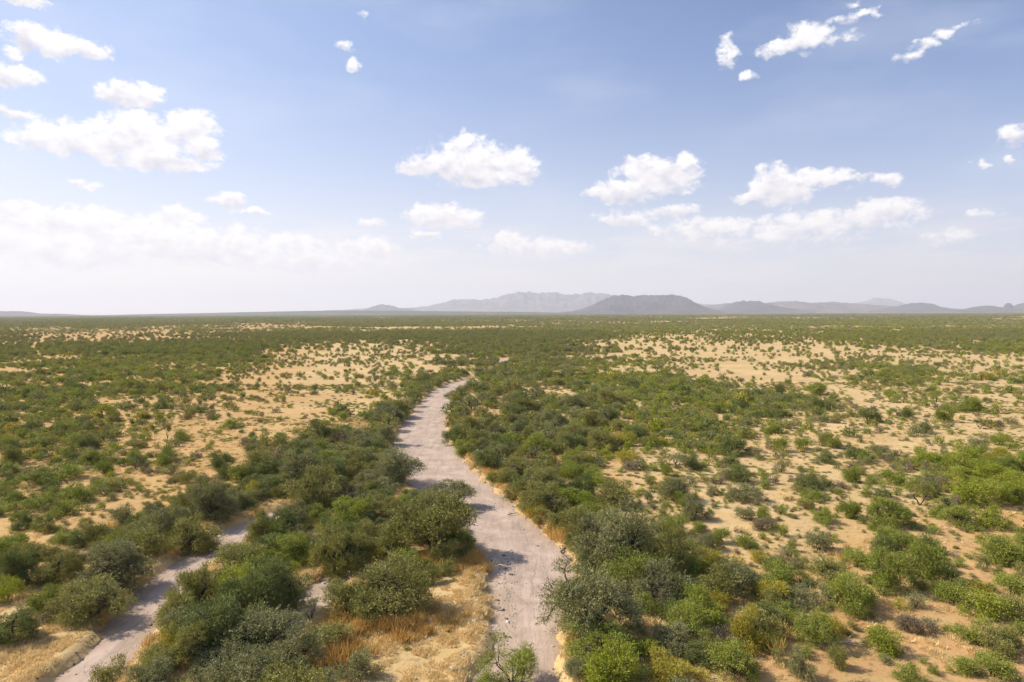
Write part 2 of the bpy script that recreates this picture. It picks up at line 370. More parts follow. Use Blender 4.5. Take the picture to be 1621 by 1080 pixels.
# ------------------------------------------------------------------ ground
def axis(fine_a, fine_b, step, lo, hi, g=1.045):
    mid = list(np.arange(fine_a, fine_b + 1e-6, step))
    up, s = [], step
    v = fine_b
    while v < hi: s *= g; v += s; up.append(min(v, hi))
    dn, s, v = [], step, fine_a
    while v > lo: s *= g; v -= s; dn.append(max(v, lo))
    return np.array(dn[::-1] + mid + up)
gx = axis(-44, 34, 0.42, -31500, 31500); gy = axis(30, 150, 0.42, -1500, 33000, 1.04)
GX, GY = np.meshgrid(gx, gy); X, Y = GX.ravel(), GY.ravel()
Z = h_base(X, Y); nearm = (np.abs(X) < 120) & (Y < 420) & (Y > -20)
Z[nearm] = h_ground(X[nearm], Y[nearm])
SOIL = {'p': (0.56, 0.395, 0.198), 't': (0.500, 0.312, 0.130), 'r': (0.49, 0.295, 0.132), 'y': (0.56, 0.39, 0.185), 'o': (0.50, 0.325, 0.15)}
TA = np.array([[SOIL[c] for c in r] for r in TONE[1]])
fi, fx = g_coords(TONE, X, Y)
fi = np.clip(fi + (fbm(X / 9, Y / 9, 51, 3) - 0.5) * 1.2, 0, len(TA) - 1.001); fx = np.clip(fx + (fbm(X / 11, Y / 11, 57, 3) - 0.5) * 2.5, 0, 25.999)
i0, j0 = fi.astype(int), fx.astype(int); a, b = (fi - i0)[:, None], (fx - j0)[:, None]
soil = (TA[i0, j0] * (1 - b) + TA[i0, j0 + 1] * b) * (1 - a) + (TA[i0 + 1, j0] * (1 - b) + TA[i0 + 1, j0 + 1] * b) * a
soil *= (0.86 + 0.28 * fbm(X / 6, Y / 6, 401, 4))[:, None]
r = np.hypot(X, Y)
farg = np.clip((r - 700) / 1800, 0, 1)[:, None] * np.clip(0.95 - 0.9 * (fbm(X / 150, Y / 190, 191, 4) > 0.62), 0, 1)[:, None]
soil = soil * (1 - farg) + np.array([0.085, 0.090, 0.050]) * farg
ground = link('ground', mesh_from('ground', np.stack([X, Y, Z], 1), grid_faces(len(gx), len(gy)), [ground_mat()], smooth=True,
              attrs={'soil': np.concatenate([soil, np.ones((len(soil), 1))], 1)}), kind='structure')
WASH = bed_mat()
def bed(name, k, pad=2.2):
    c = CH[k]; x0, x1 = c[:, 0].min() - c[:, 2].max() - 4, c[:, 0].max() + c[:, 2].max() + 4
    y0, y1 = c[:, 1].min() - 2, c[:, 1].max() + 4
    xs = np.arange(x0, x1, 0.5); ys = np.arange(y0, y1, 0.7 if k == 0 else 0.5)
    XX, YY = np.meshgrid(xs, ys); s = chan_sd(XX.ravel(), YY.ravel(), k)
    Fq = grid_faces(len(xs), len(ys)); keep = (s[Fq] < pad).all(1); Fq = Fq[keep]
    used, inv = np.unique(Fq, return_inverse=True); Fq = inv.reshape(-1, 4)
    x, y, s = XX.ravel()[used], YY.ravel()[used], s[used]
    # keep the bed a hand's breadth under the surrounding plain, above the cut
    z = np.maximum(h_base(x, y) - 0.62 + 0.17, 0 * x - 99) + (fbm(x / 1.6, y / 4.0, 31, 3) - 0.5) * 0.10
    wide = (y < 60) & (x < np.interp(y, MAIN[::-1, 1][::-1][:20], MAIN[:20, 0])) if k == 0 else (y < 0)
    edge = np.clip((s + np.where(wide, 2.6, 1.2)) / np.where(wide, 2.8, 1.4) + (fbm(x / 2, y / 3, 33, 3) - 0.5), 0, 1)
    return link(name, mesh_from(name, np.stack([x, y, z], 1), Fq, [WASH], smooth=True, attrs={'edge': edge}), kind='structure')
bed('dry_riverbed', 0); bed('dry_side_channel', 1); bed('dry_gully', 2)

# ------------------------------------------------------------------ mountains and hills
def mountain_mat(name, c1, c2):
    m, t, out = new_mat(name)
    tcn = t.n.new('ShaderNodeTexCoord'); P = tcn.outputs['Object']
    n1 = t.noise(t.v('MULTIPLY', P, (1, 1, 2.5)), 0.0022, 8, 0.65)
    c = t.mix(t.ramp(n1, 0.38, 0.62), rgb(*c1), rgb(*c2))
    t.l.new(principled(t, c, 0.95, 0.05, bump(t, t.noise(P, 0.006, 5, 0.5), 0.35, 50)), out.inputs[0]); return m
MT_DARK = mountain_mat('haze_tinted_scrub_rock', (0.026, 0.028, 0.036), (0.075, 0.068, 0.070))  # darker tone leans blue: distance haze painted into the rock colour
MT_PALE = mountain_mat('bare_rock', (0.065, 0.055, 0.052), (0.165, 0.128, 0.108))
MT_LOW = mountain_mat('wooded_slope', (0.045, 0.055, 0.03), (0.075, 0.08, 0.045))
def mountain(name, D, prof, mat, seed, depth=0.10, rough=0.30, nx=260, ny=46):
    prof = np.array(prof, float)
    px = np.linspace(prof[0, 0], prof[-1, 0], nx); py = np.interp(px, prof[:, 0], prof[:, 1])
    pts = np.array([ray(a, b) for a, b in zip(px, py)]); xs = pts[:, 0] / pts[:, 1] * D; H = np.maximum(CAM_H + pts[:, 2] / pts[:, 1] * D, 0)
    v = np.linspace(-1, 1, ny); W = D * depth
    XX = np.repeat(xs[None], ny, 0) * (1 + v[:, None] * depth); YY = D + v[:, None] * W + 0 * XX
    # concave skirt, crest line kept at v = 0, gullies running down
    body = np.clip(1 - np.abs(v), 0, 1)[:, None] ** 1.25
    s = D / 90.0
    rg = 1 - np.abs(2 * fbm(XX / s, YY / (s * 2.2), seed, 5) - 1)
    rg2 = fbm(XX / (s * .35), YY / (s * 1.1), seed + 5, 4)
    side = np.sqrt(np.clip(np.abs(v), 0, 1) * np.clip(1 - np.abs(v), 0, 1) * 4)[:, None]
    Hm = H[None] * body * (1 + side * rough * ((rg - 0.65) * 2 + (rg2 - 0.5)))
    Hm *= 1 + 0.13 * (fbm(XX / (s * .25), YY / s, seed + 9, 3) - 0.5)
    ZZ = Hm - 6
    o = link(name, mesh_from(name, np.stack([XX.ravel(), YY.ravel(), ZZ.ravel()], 1), grid_faces(nx, ny), [mat], smooth=True), kind='structure')
    return o
mountain('mountains', 24000, [(440,497),(480,494),(520,491.5),(560,489),(600,487),(640,488),(680,484),(700,479),(716,475),(745,474),(765,474),(785,471),(800,467),(812,464),(830,462),(850,463.5),(866,462),(882,464),(900,467),(925,464),(945,464),(962,466),(985,470),(1010,472),(1050,476),(1100,480),(1140,484),(1190,494)], MT_PALE, 101)
mountain('mountains', 29000, [(1180,494),(1230,487),(1300,484),(1350,481),(1368,476),(1385,472),(1400,472),(1415,475),(1432,480),(1480,485),(1540,494)], MT_PALE, 111)
mountain('mountains', 16500, [(1100,494),(1120,483),(1150,480),(1200,481),(1238,477),(1262,477),(1280,479),(1320,478),(1345,480),(1380,482),(1430,486),(1500,488),(1560,489),(1640,494)], MT_PALE, 121)
mountain('hill', 19000, [(560,495),(578,490),(592,484),(606,482),(618,483),(632,487),(650,489),(680,494)], MT_DARK, 131)
mountain('hill', 12500, [(880,495),(905,492),(925,487),(940,481),(955,474),(970,467.5),(985,466.5),(1000,468),(1015,466.5),(1045,466),(1075,467),(1088,470),(1100,478),(1115,485),(1128,489),(1150,494)], MT_DARK, 141, 0.10, 0.12)
mountain('hill', 14000, [(1110,494),(1138,490),(1150,484),(1165,477),(1180,475.5),(1200,476),(1213,480),(1232,485),(1255,488),(1290,493)], MT_DARK, 151, 0.09, 0.2)
mountain('hill', 15000, [(1370,493),(1400,488),(1420,484),(1440,480),(1460,478),(1475,480),(1488,485),(1505,488),(1540,493)], MT_DARK, 161, 0.09, 0.2)
mountain('hill', 13500, [(1500,493),(1525,489),(1545,485),(1562,483),(1580,485),(1588,486),(1592,480),(1599,479),(1604,484),(1612,481),(1630,476),(1680,474),(1740,480),(1800,492)], MT_DARK, 171, 0.09, 0.2)
mountain('hill', 12000, [(-220,497),(-140,489),(-60,490),(-20,493),(8,492.5),(35,492.5),(52,494.5),(64,496),(95,496.5),(120,497.5),(150,499)], MT_DARK, 181)
mountain('hill', 11000, [(150,499),(220,497),(300,495.5),(400,493.5),(470,492),(520,491),(560,490.8),(640,491.5),(720,492.5),(850,493.5),(900,495)], MT_LOW, 191, 0.12, 0.1)

# ------------------------------------------------------------------ plant shapes (metres, at full size)
def crown(seed, W, H, lobes, sprays, per, leaf, low=0.25, spread=0.8, lobe_r=0.32, sp_len=0.5, flat=0.8, open_=0.0):
    g = np.random.default_rng(seed); R = W / 2
    th = g.uniform(0, 2 * np.pi, lobes); rho = R * spread * np.sqrt(g.uniform(0.0, 1.0, lobes)) * g.uniform(.85, 1.05, lobes); rho[0] *= .2
    ph = g.uniform(0, 6.28, 3); rho = rho * (1 + 0.22 * np.sin(2 * th + ph[0]) + 0.16 * np.sin(3 * th + ph[1]))
    top = H * (1 - lobe_r * 0.55) * (1 - 0.55 * (rho / R) ** 2) * (1 + 0.22 * np.sin(th + ph[2]) * np.clip(rho / R, 0, 1) + g.normal(size=lobes) * 0.10)
    lr = R * lobe_r * g.uniform(0.7, 1.35, lobes) * (1.1 - 0.35 * rho / R)
    cz = H * low + (top - H * low) * g.uniform(0.05, 1.0, lobes) ** (0.6 if low > 0.3 else 0.95)
    cz = np.maximum(cz - lr * 0.3, lr * 0.45)
    C = np.stack([rho * np.cos(th), rho * np.sin(th), cz], 1)
    ids = g.choice(lobes, sprays, p=lr ** 2 / (lr ** 2).sum())
    d = g.normal(size=(sprays, 3)); d[:, 2] = d[:, 2] * 0.9 + 0.25; d /= np.linalg.norm(d, axis=1)[:, None]
    rad = lr[ids] * g.uniform(0.35, 1.0, sprays) ** 0.45
    S = C[ids] + d * rad[:, None] * np.array([1, 1, flat])
    # long shoots break the outline
    outw = S * np.array([1, 1, 0.5]); outw /= np.linalg.norm(outw, axis=1)[:, None] + 1e-6
    dd = d * 0.5 + outw * 0.6 + g.normal(size=d.shape) * 0.42 + np.array([0, 0, 0.45]); dd /= np.linalg.norm(dd, axis=1)[:, None]
    L = sp_len * g.uniform(0.5, 1.3, sprays) * np.where(g.random(sprays) < 0.10, 2.0, 1)
    k = (np.arange(per) + 0.5) / per
    pos = S[:, None] + dd[:, None] * (L[:, None] * k)[..., None] + np.array([0, 0, -1.0]) * (L[:, None] * k ** 2 * 0.35)[..., None]
    pos = pos.reshape(-1, 3) + g.normal(size=(sprays * per, 3)) * leaf * 0.7
    n = len(pos); u = np.repeat(dd, per, 0) + g.normal(size=(n, 3)) * 0.7; u /= np.linalg.norm(u, axis=1)[:, None]
    v = np.cross(u, g.normal(size=(n, 3))); v /= np.linalg.norm(v, axis=1)[:, None] + 1e-9
    ls = leaf * g.uniform(0.6, 1.4, n); a = u * ls[:, None]; b = v * (ls * 0.42)[:, None]
    V = np.stack([pos - a, pos + b, pos + a, pos - b], 1).reshape(-1, 3)
    V[:, 2] = np.maximum(V[:, 2], 0.03)
    Fq = np.arange(n * 4).reshape(-1, 4)
    tl = g.uniform(0, 1, lobes)
    tone = np.clip(tl[ids][:, None] * 0.55 + g.uniform(0, 0.35, sprays)[:, None] + g.uniform(0, 0.3, (sprays, per)), 0, 1).ravel()
    return V, Fq, np.repeat(tone, 4), C, lr
def limbs(seed, C, lr, W, H, r0=0.11, stems=4, base=0.25, twigs=0, arch=0.0, sides=5):
    g = np.random.default_rng(seed + 999); Vs, Fs, off = [], [], 0
    th = np.sort(g.uniform(0, 2 * np.pi, stems)); forks = []
    def add(p, r, s=sides):
        nonlocal off
        V, Fq = tube(p, r, s); Vs.append(V); Fs.append(Fq + off); off += len(V)
    for a in th:
        d = np.array([math.cos(a), math.sin(a), 0]); R = W * 0.20 * g.uniform(.7, 1.3)
        e = d * R + np.array([0, 0, H * g.uniform(.34, .46)])
        k = np.linspace(0, 1, 6)[:, None]
        p = d * base * 0.3 + k * (e - d * base * .3) + np.array([0, 0, 1.0]) * (np.sin(k * np.pi) * (H * 0.08 + arch)) + g.normal(size=(6, 3)) * W * 0.010
        p[0, 2] = -0.15
        add(p, np.linspace(r0, r0 * 0.6, 6)); forks.append(e)
    forks = np.array(forks)
    for c, rr in zip(C, lr):
        i = np.argmin(np.linalg.norm((forks - c)[:, :2], axis=1)); s = forks[i]; k = np.linspace(0, 1, 6)[:, None]
        p = s + k * (c - s) + np.array([0, 0, 1.0]) * np.sin(k * np.pi) * H * 0.05 + g.normal(size=(6, 3)) * W * 0.012 * np.array([[0], [1], [1], [1], [1], [0]])
        add(p, np.linspace(r0 * .5, r0 * .16, 6), 4)
        for _ in range(twigs):
            d = g.normal(size=3); d[2] = abs(d[2]) + .2; d /= np.linalg.norm(d); k4 = np.linspace(0, 1, 4)[:, None]
            p = c + k4 * d * rr * g.uniform(.8, 1.7) + g.normal(size=(4, 3)) * rr * .06 * k4
            add(p, np.linspace(r0 * .16, r0 * .04, 4), 3)
    return np.concatenate(Vs), np.concatenate(Fs)

class Shape: pass
def make_shape(kind, seed, W, H, **kw):
    s = Shape(); lk = {k: kw.pop(k) for k in ('r0', 'stems', 'twigs', 'arch', 'sides') if k in kw}
    V, Fq, tone, C, lr = crown(seed, W, H, **kw)
    rr_ = np.hypot(V[:, 0], V[:, 1]); s.kind, s.W, s.H = kind, 2 * np.percentile(rr_, 96), np.percentile(V[:, 2], 98)
    s.crown_mesh = mesh_from('crown', V, Fq, [LEAF['olive']], attrs={'tone': tone})
    TV, TF = limbs(seed, C, lr, W, H, **lk)
    s.trunk_mesh = mesh_from('trunk', TV, TF, [BARK], smooth=True)
    s.V, s.F, s.tone, s.TV, s.TF = V, Fq, tone, TV, TF
    return s
def merged(s, name, leafmat):
    V = np.concatenate([s.V, s.TV]); Fs = [s.F, s.TF + len(s.V)]
    me = mesh_from(name, V, Fs, [leafmat, BARK], fmat=[0] * len(s.F) + [1] * len(s.TF), attrs={'tone': np.concatenate([s.tone, np.zeros(len(s.TV))])})
    return me
BIG = [make_shape('tree', 10 + i, 7.0, 4.4, lobes=38, sprays=3700, per=8, leaf=0.070, low=0.05, lobe_r=0.215, sp_len=0.66, r0=0.15, stems=4, twigs=7) for i in range(5)]
MID = [make_shape('tree', 30 + i, 4.4, 2.9, lobes=26, sprays=2000, per=8, leaf=0.058, low=0.05, lobe_r=0.235, sp_len=0.54, r0=0.09, stems=4, twigs=6) for i in range(6)]
SHR = [make_shape('shrub', 50 + i, 2.6, 1.6, lobes=16, sprays=900, per=7, leaf=0.050, low=0.05, lobe_r=0.28, sp_len=0.44, r0=0.035, stems=6, twigs=3) for i in range(6)]
SCR = [make_shape('shrub', 70 + i, 1.5, 1.15, lobes=10, sprays=260, per=7, leaf=0.042, low=0.06, lobe_r=0.28, sp_len=0.40, r0=0.025, stems=5, twigs=5) for i in range(5)]
UMB = [make_shape('tree', 90 + i, 3.4, 3.3, lobes=10, sprays=520, per=6, leaf=0.060, low=0.62, spread=.85, lobe_r=0.30, sp_len=0.34, r0=0.075, stems=3, twigs=6) for i in range(3)]
ARCH = [make_shape('tree', 97, 7.4, 5.2, lobes=30, sprays=3300, per=7, leaf=0.085, low=0.36, lobe_r=0.27, sp_len=0.5, r0=0.17, stems=3, twigs=5, arch=0.5)]
SAP = [make_shape('tree', 99, 4.4, 3.3, lobes=20, sprays=1500, per=7, leaf=0.048, low=0.26, spread=.9, lobe_r=0.24, sp_len=0.42, r0=0.065, stems=6, twigs=9)]
DEAD = [make_shape('tree', 200 + i, 4.0, 2.6, lobes=22, sprays=420, per=6, leaf=0.050, low=0.10, lobe_r=0.25, sp_len=0.5, r0=0.10, stems=5, twigs=16) for i in range(3)]
SETS = {'DEAD': DEAD, 'BIG': BIG, 'MID': MID, 'SHR': SHR, 'SCR': SCR, 'UMB': UMB, 'ARCH': ARCH, 'SAP': SAP}

# ------------------------------------------------------------------ plants traced on the photograph: x0, x1, ytop, ybottom, colour, form
TR = """
-14 36 915 962 bright S|0 56 872 938 dark B|52 110 925 984 green M|92 205 930 1000 olive B|128 240 868 944 grey B|60 128 878 934 olive B|-16 60 975 1036 dark B|150 203 1030 1088 olive S
250 308 944 1008 olive M|236 296 998 1056 yellow S|212 276 1042 1096 olive S|268 345 914 984 olive B|334 440 886 962 bright M|380 482 884 988 dark B|250 332 960 1012 olive M|350 486 990 1074 grey B
268 346 1000 1078 olive B|296 402 1040 1098 grey B|468 516 955 998 grey U|480 566 994 1046 olive M|542 690 900 1003 olive B|530 602 1040 1098 grey S|758 862 1003 1100 green P|744 802 1062 1098 green S
490 586 828 920 olive B|612 668 868 906 green S|578 616 868 898 yellow S|853 1012 918 1042 grey B|1004 1096 898 968 grey B|918 1006 904 948 bright S|884 1020 1010 1088 green B|1024 1106 994 1054 grey M
1056 1152 934 1004 bright M|1020 1112 1044 1100 yellow M|917 1036 810 926 grey B|1020 1096 828 932 olive B|1130 1202 884 946 grey M|1184 1246 950 998 dark M|1224 1302 924 968 grey M|1250 1332 958 1032 green M
1104 1160 994 1036 brown S|1244 1292 1026 1084 grey S|1308 1346 1022 1066 olive S|1198 1252 914 960 yellow S|1150 1212 960 1040 yellow M|1120 1202 1020 1092 green M|1210 1252 878 906 olive S|1274 1346 880 922 olive S
1308 1372 904 974 green S|1262 1302 912 934 dark C|1090 1162 868 930 yellow M|1374 1442 858 940 green M|1430 1502 848 926 green M|1324 1388 904 960 green S|1324 1376 940 982 green S|1366 1432 994 1044 bright S
1480 1542 914 960 green S|1524 1602 930 986 bright S|1428 1466 934 966 grey C|1408 1440 940 966 yellow C|1450 1482 972 992 grey C|1512 1562 988 1022 green S|1498 1552 1034 1072 green S|1540 1602 1030 1078 green S
1418 1462 1044 1088 green S|1460 1486 1048 1066 olive C|1572 1626 988 1030 olive S|1574 1630 904 946 green S|1560 1624 868 900 green S|30 80 736 762 dark S|70 132 732 764 green S|58 96 757 782 dark S
88 146 762 802 green S|82 122 794 822 green S|-6 36 774 800 green S|-8 30 732 756 dark S|38 86 784 808 green S|60 92 810 840 dark C|4 46 842 872 green S|80 126 838 866 green S|150 186 726 755 green S
184 210 754 770 olive C|116 152 708 732 grey S|158 172 708 725 brown U|194 230 710 736 green S|246 266 725 736 green C|264 284 734 752 dark C|222 236 736 751 brown C|150 176 794 813 green C|170 216 804 836 grey S
182 270 830 892 olive M|226 302 798 862 grey M|330 372 710 746 dark M|404 442 722 742 bright S|360 402 736 768 green M|438 512 714 772 grey B|500 560 710 742 green M|270 334 768 822 olive M|300 372 764 832 grey B
268 348 812 876 olive B|384 432 806 866 olive M|440 492 788 840 grey M|460 542 744 812 olive B|528 578 784 818 bright M|490 578 828 902 dark B|384 416 758 792 yellow S|340 402 860 892 olive S|592 669 706 768 grey M
664 750 756 806 grey A|618 748 794 896 olive A|556 622 788 834 olive M|540 604 784 838 bright M|868 946 798 852 olive M|798 872 738 782 dark M|848 908 764 802 bright M|818 846 784 810 olive S|834 872 794 820 yellow S
900 946 744 792 dark M|934 1002 758 808 olive M|984 1018 726 748 brown S|1044 1102 754 802 grey M|1078 1124 782 828 grey M|1052 1092 808 852 green M|1014 1038 774 800 grey C|880 942 718 746 olive M|1134 1192 680 724 dark M
1192 1216 708 728 brown U|1222 1250 724 752 grey C|1200 1218 740 762 green C|1214 1238 752 770 brown C|1150 1196 738 770 dark M|1114 1142 768 790 grey C|1154 1208 768 800 grey S|1190 1226 800 828 green S|1222 1250 794 818 green C
1248 1306 758 782 dark S|1264 1306 776 798 green S|1224 1252 824 850 green C|1160 1198 838 868 green S|1238 1266 848 873 green C|1274 1318 834 874 grey S|1290 1322 800 832 green S|1334 1362 794 824 green S|1314 1346 762 778 brown C
1338 1362 740 768 green S|1258 1282 737 748 dark C|1288 1328 714 736 dark S|1374 1410 700 723 grey S|1334 1362 738 768 green S|1388 1432 742 770 green S|1434 1478 762 806 olive U|1358 1382 770 792 green C|1444 1502 708 746 bright M
1488 1562 707 752 bright M|1548 1612 718 758 green M|1508 1582 752 806 bright M|1568 1630 756 802 bright M|1494 1552 798 842 green M|1548 1594 794 842 bright S|1330 1362 790 824 green S|1374 1442 784 842 green M|1450 1492 834 876 dark S
1544 1612 844 896 green M|1380 1442 834 872 green M|258 274 664 702 olive U|268 306 678 700 green S|196 232 694 712 olive S|166 190 694 710 brown U|345 385 662 680 green S|304 332 638 655 dark S|318 332 686 702 brown U
292 312 646 664 olive U|216 244 650 664 dark S|244 270 632 650 dark S|286 300 596 612 dark C|290 305 600 612 olive C|800 842 640 662 dark M|842 880 648 680 grey M|884 930 668 700 grey M|720 775 655 690 olive M|705 742 612 632 dark M
1222 1246 606 626 dark S|1274 1308 602 626 green M|1284 1304 626 648 dark S|1356 1392 646 672 dark S|1420 1448 644 664 dark S|1468 1494 616 640 green U|1478 1508 640 672 green M|1512 1556 626 654 green M|1448 1480 670 690 dark S|1540 1562 664 684 dark U
"""
FORM = {'B': 'BIG', 'M': 'MID', 'S': 'SHR', 'C': 'SCR', 'U': 'UMB', 'A': 'ARCH', 'P': 'SAP'}
plants = []   # dict(x,y,w,h,col,set)
for item in TR.replace('\n', '|').split('|'):
    if not item.strip(): continue
    x0, x1, yt, yb, c, f = item.split(); x0, x1, yt, yb = map(float, (x0, x1, yt, yb))
    cx, wpx = (x0 + x1) / 2, x1 - x0
    by = yb
    for _ in range(6):
        s = max(by - 496, 8) / F_PX; by = yb - wpx / 2 * s * 0.8
    x, y = gpt(cx, by); W = wpx * y / F_PX * 1.02
    H = (by - yt) * y / F_PX * 1.0 + 0.12 * W * (by - 496) / F_PX
    plants.append(dict(x=x, y=y, w=W, h=max(H * (0.84 if f in 'SMC' else 0.95), 0.35 * W), col=c, set=FORM[f], hand=True))

# ------------------------------------------------------------------ the rest of the plants by measured density
SPEC = {'d': (1.0, 2.6, 0.60), 'g': (0.55, 1.5, 0.56), 's': (0.32, 1.1, 0.68), 'b': (0.8, 2.0, 0.62), 'y': (0.6, 1.6, 0.62)}
CW = {'d': (['olive', 'grey', 'dark', 'green'], [.36, .32, .20, .12]), 'g': (['green', 'olive', 'dark', 'yellow', 'bright', 'grey'], [.36, .28, .20, .05, .04, .07]),
      's': (['green', 'olive', 'dark', 'brown', 'grey'], [.28, .27, .14, .16, .15]), 'b': (['bright', 'green', 'yellow'], [.5, .38, .12]), 'y': (['yellow', 'green', 'bright', 'olive'], [.33, .3, .15, .22])}
HX = {}
def hkey(x, y): return int(x // 4), int(y // 4)
for p in plants: HX.setdefault(hkey(p['x'], p['y']), []).append((p['x'], p['y'], p['w'] / 2))
def blocked(x, y, r, k):
    i, j = hkey(x, y)
    for a in (-1, 0, 1):
        for b in (-1, 0, 1):
            for (u, v, q) in HX.get((i + a, j + b), ()):
                if (x - u) ** 2 + (y - v) ** 2 < (k * (r + q)) ** 2: return True
    return False
bk = np.array([gpt(a, b) for a, b in [(628,735),(600,715),(612,700),(604,690),(618,678),(622,668),(636,660),(640,650),(655,642),(656,634),(664,626),(672,617),(686,609),(704,601),(724,594),(775,604),(742,618),(728,628),(722,642),(716,658),(718,676),(722,700),(735,716),(784,606),(790,598),(742,588),(758,583),(795,603),(800,592),(770,580)]])
bk = np.concatenate([bk, [gpt(a, b) for a, b in [(764,604),(778,601),(760,597),(790,596),(772,592)]]])
for a, b in bk:
    W_ = random.uniform(3.2, 5.0) if b < 150 else random.uniform(2.8, 3.8); plants.append(dict(x=float(a), y=float(b), w=W_, h=W_ * random.uniform(.55, .7), col=random.choice(['olive', 'grey', 'dark', 'green']), set='MID' if W_ < 5 else 'BIG', hand=False))
    HX.setdefault(hkey(a, b), []).append((a, b, W_ / 2))
def scatter(dmin, dmax, cellmul=1.0):
    """stratified candidates in a fan, thinned to the wanted cover"""
    dens0 = 0.60
    A = (dmax ** 2 - dmin ** 2) * 1.22
    n = int(A * dens0)
    y = np.sqrt(rng.uniform(dmin ** 2, dmax ** 2, n)); x = rng.uniform(-1.22, 1.22, n) * (y + 12)
    c = sample_num(DENS, x, y) / 10.0
    c = np.clip(c - np.where((y > 70), 0.05, 0) + (fbm(x / 13, y / 13, 81, 3) - 0.5) * 0.95 + (fbm(x / 70, y / 70, 87, 3) - 0.5) * 0.6, 0.02, 0.97)
    c = np.where(sample_num(DENS, x, y) < 1.6, 0.02, c)
    L = sample_letter(TYPE, x, y)
    return x, y, c, L
fill = []
x, y, c, L = scatter(30, 330)
s = chan_sd(x, y)
lamu = rng.random(len(x))
for i in range(len(x)):
    l = L[i]; r0, r1, asp = SPEC[l]; r = r0 + (r1 - r0) * random.random() ** 1.5
    if y[i] > 75 and l in 'sg': r = max(r * 1.25, 0.62); asp *= 1.08
    if c[i] > 0.8 and l in 'sg': r *= 1.15
    h = 2 * r * asp * random.uniform(0.68, 1.12)
    lam = -math.log(1 - c[i]) / (math.pi * r * r + 1.3 * r * h * y[i] / CAM_H) * (0.75 + (3.2 if l == 'd' and y[i] < 220 else 1.7) * c[i] ** 3)
    if lamu[i] * 0.60 > lam * 1.6: continue
    if s[i] < r * (1.05 if (x[i] < -8 and y[i] < 90) or (y[i] < 56 and x[i] < 0) else 0.5) + 0.2: continue
    if blocked(x[i], y[i], r, 0.5 if y[i] < 60 else 0.42): continue
    col = random.choices(*CW[l])[0]
    if r > 1.6: st = 'BIG' if r > 2.4 else 'MID'
    elif l == 'd': st = 'MID'
    elif r > 0.85: st = 'SHR'
    else: st = 'SCR'
    if l in 'sg' and random.random() < (0.06 if y[i] > 70 else 0.0) and r > .7: st = 'UMB'; h *= 1.25
    if l == 'd' and random.random() < 0.09 and r > .9: st = 'DEAD'; r = min(r, 2.0); h = r * 1.15; col = random.choice(['brown', 'brown', 'grey', 'olive'])
    if l == 's' and col == 'brown' and r > 1.0: r *= .7; h *= .7; st = 'SCR'
    p = dict(x=float(x[i]), y=float(y[i]), w=2 * r, h=h, col=col, set=st, hand=False)
    fill.append(p); HX.setdefault(hkey(x[i], y[i]), []).append((x[i], y[i], r))
print('traced', len(plants), 'filled', len(fill))
allp = plants + fill
for p in allp:
    p['px'], p['py'] = [float(q) for q in to_px(np.array(p['x']), np.array(p['y']), np.array(0.0))]
    p['size'] = p['w'] * p['h'] / p['y'] ** 2
    p['kind'] = 'tree' if SETS[p['set']][0].kind == 'tree' else 'shrub'
    hw_ = p['w'] / 2 * F_PX / p['y']; p['vis'] = p['px'] + hw_ * .8 > 6 and p['px'] - hw_ * .8 < 1615 and p['py'] - p['h'] * F_PX / p['y'] < 1085
KEEP = 300
indiv, rest = [], []
for kd in ('tree', 'shrub'):
    v = sorted([p for p in allp if p['kind'] == kd and p['vis']], key=lambda p: -p['size'] * (3 if p['hand'] else 1))
    indiv += v[:KEEP]; rest += v[KEEP:]
rest += [p for p in allp if not p['vis'] and p['y'] > 30]

# ------------------------------------------------------------------ individual plants
zs = h_ground(np.array([p['x'] for p in allp]), np.array([p['y'] for p in allp]))
for p, z in zip(allp, zs): p['z'] = float(z)
COLW = {'olive': 'olive green', 'grey': 'grey-green', 'dark': 'dark green', 'green': 'green', 'bright': 'bright green', 'yellow': 'yellow-green', 'brown': 'dry brown'}
MESHVAR = {}
def crown_variant(shape, idx, col):
    k = (shape, idx, col)
    if k not in MESHVAR:
        s = SETS[shape][idx]; me = s.crown_mesh.copy() if s.crown_mesh.users or MESHVAR else s.crown_mesh.copy()
        me.materials[0] = LEAF[col]; me.name = 'crown'; MESHVAR[k] = me
    return MESHVAR[k]
PROTO = {}
def place(p, i):
    idx = random.randrange(len(SETS[p['set']])); s = SETS[p['set']][idx]
    key = (p['set'], idx, p['col'])
    name = {'tree': 'mesquite_tree', 'shrub': 'desert_shrub'}[p['kind']]
    if key not in PROTO:
        root = bpy.data.objects.new(name, None); cr = bpy.data.objects.new('crown', crown_variant(*key)); tr = bpy.data.objects.new('trunk' if p['kind'] == 'tree' else 'stems', s.trunk_mesh)
        PROTO[key] = (root, cr, tr)
    else:
        root, cr, tr = [o.copy() for o in PROTO[key]]
    for o in (root, cr, tr): COL.objects.link(o)
    cr.parent = root; tr.parent = root
    root.empty_display_size = 0.3
    root.location = (p['x'], p['y'], p['z'] - 0.03)
    root.rotation_euler = (0, 0, random.uniform(0, 6.283)) if p['set'] != 'ARCH' else (0, 0, 0.6)
    root.scale = (p['w'] / s.W, p['w'] / s.W * random.uniform(.92, 1.08), p['h'] / s.H)
    root['category'] = 'tree' if p['kind'] == 'tree' else 'shrub'
    root['group'] = 'mesquite trees along the washes' if p['kind'] == 'tree' else 'shrubs scattered over the sandy plain'
    p['root'] = root
    return root

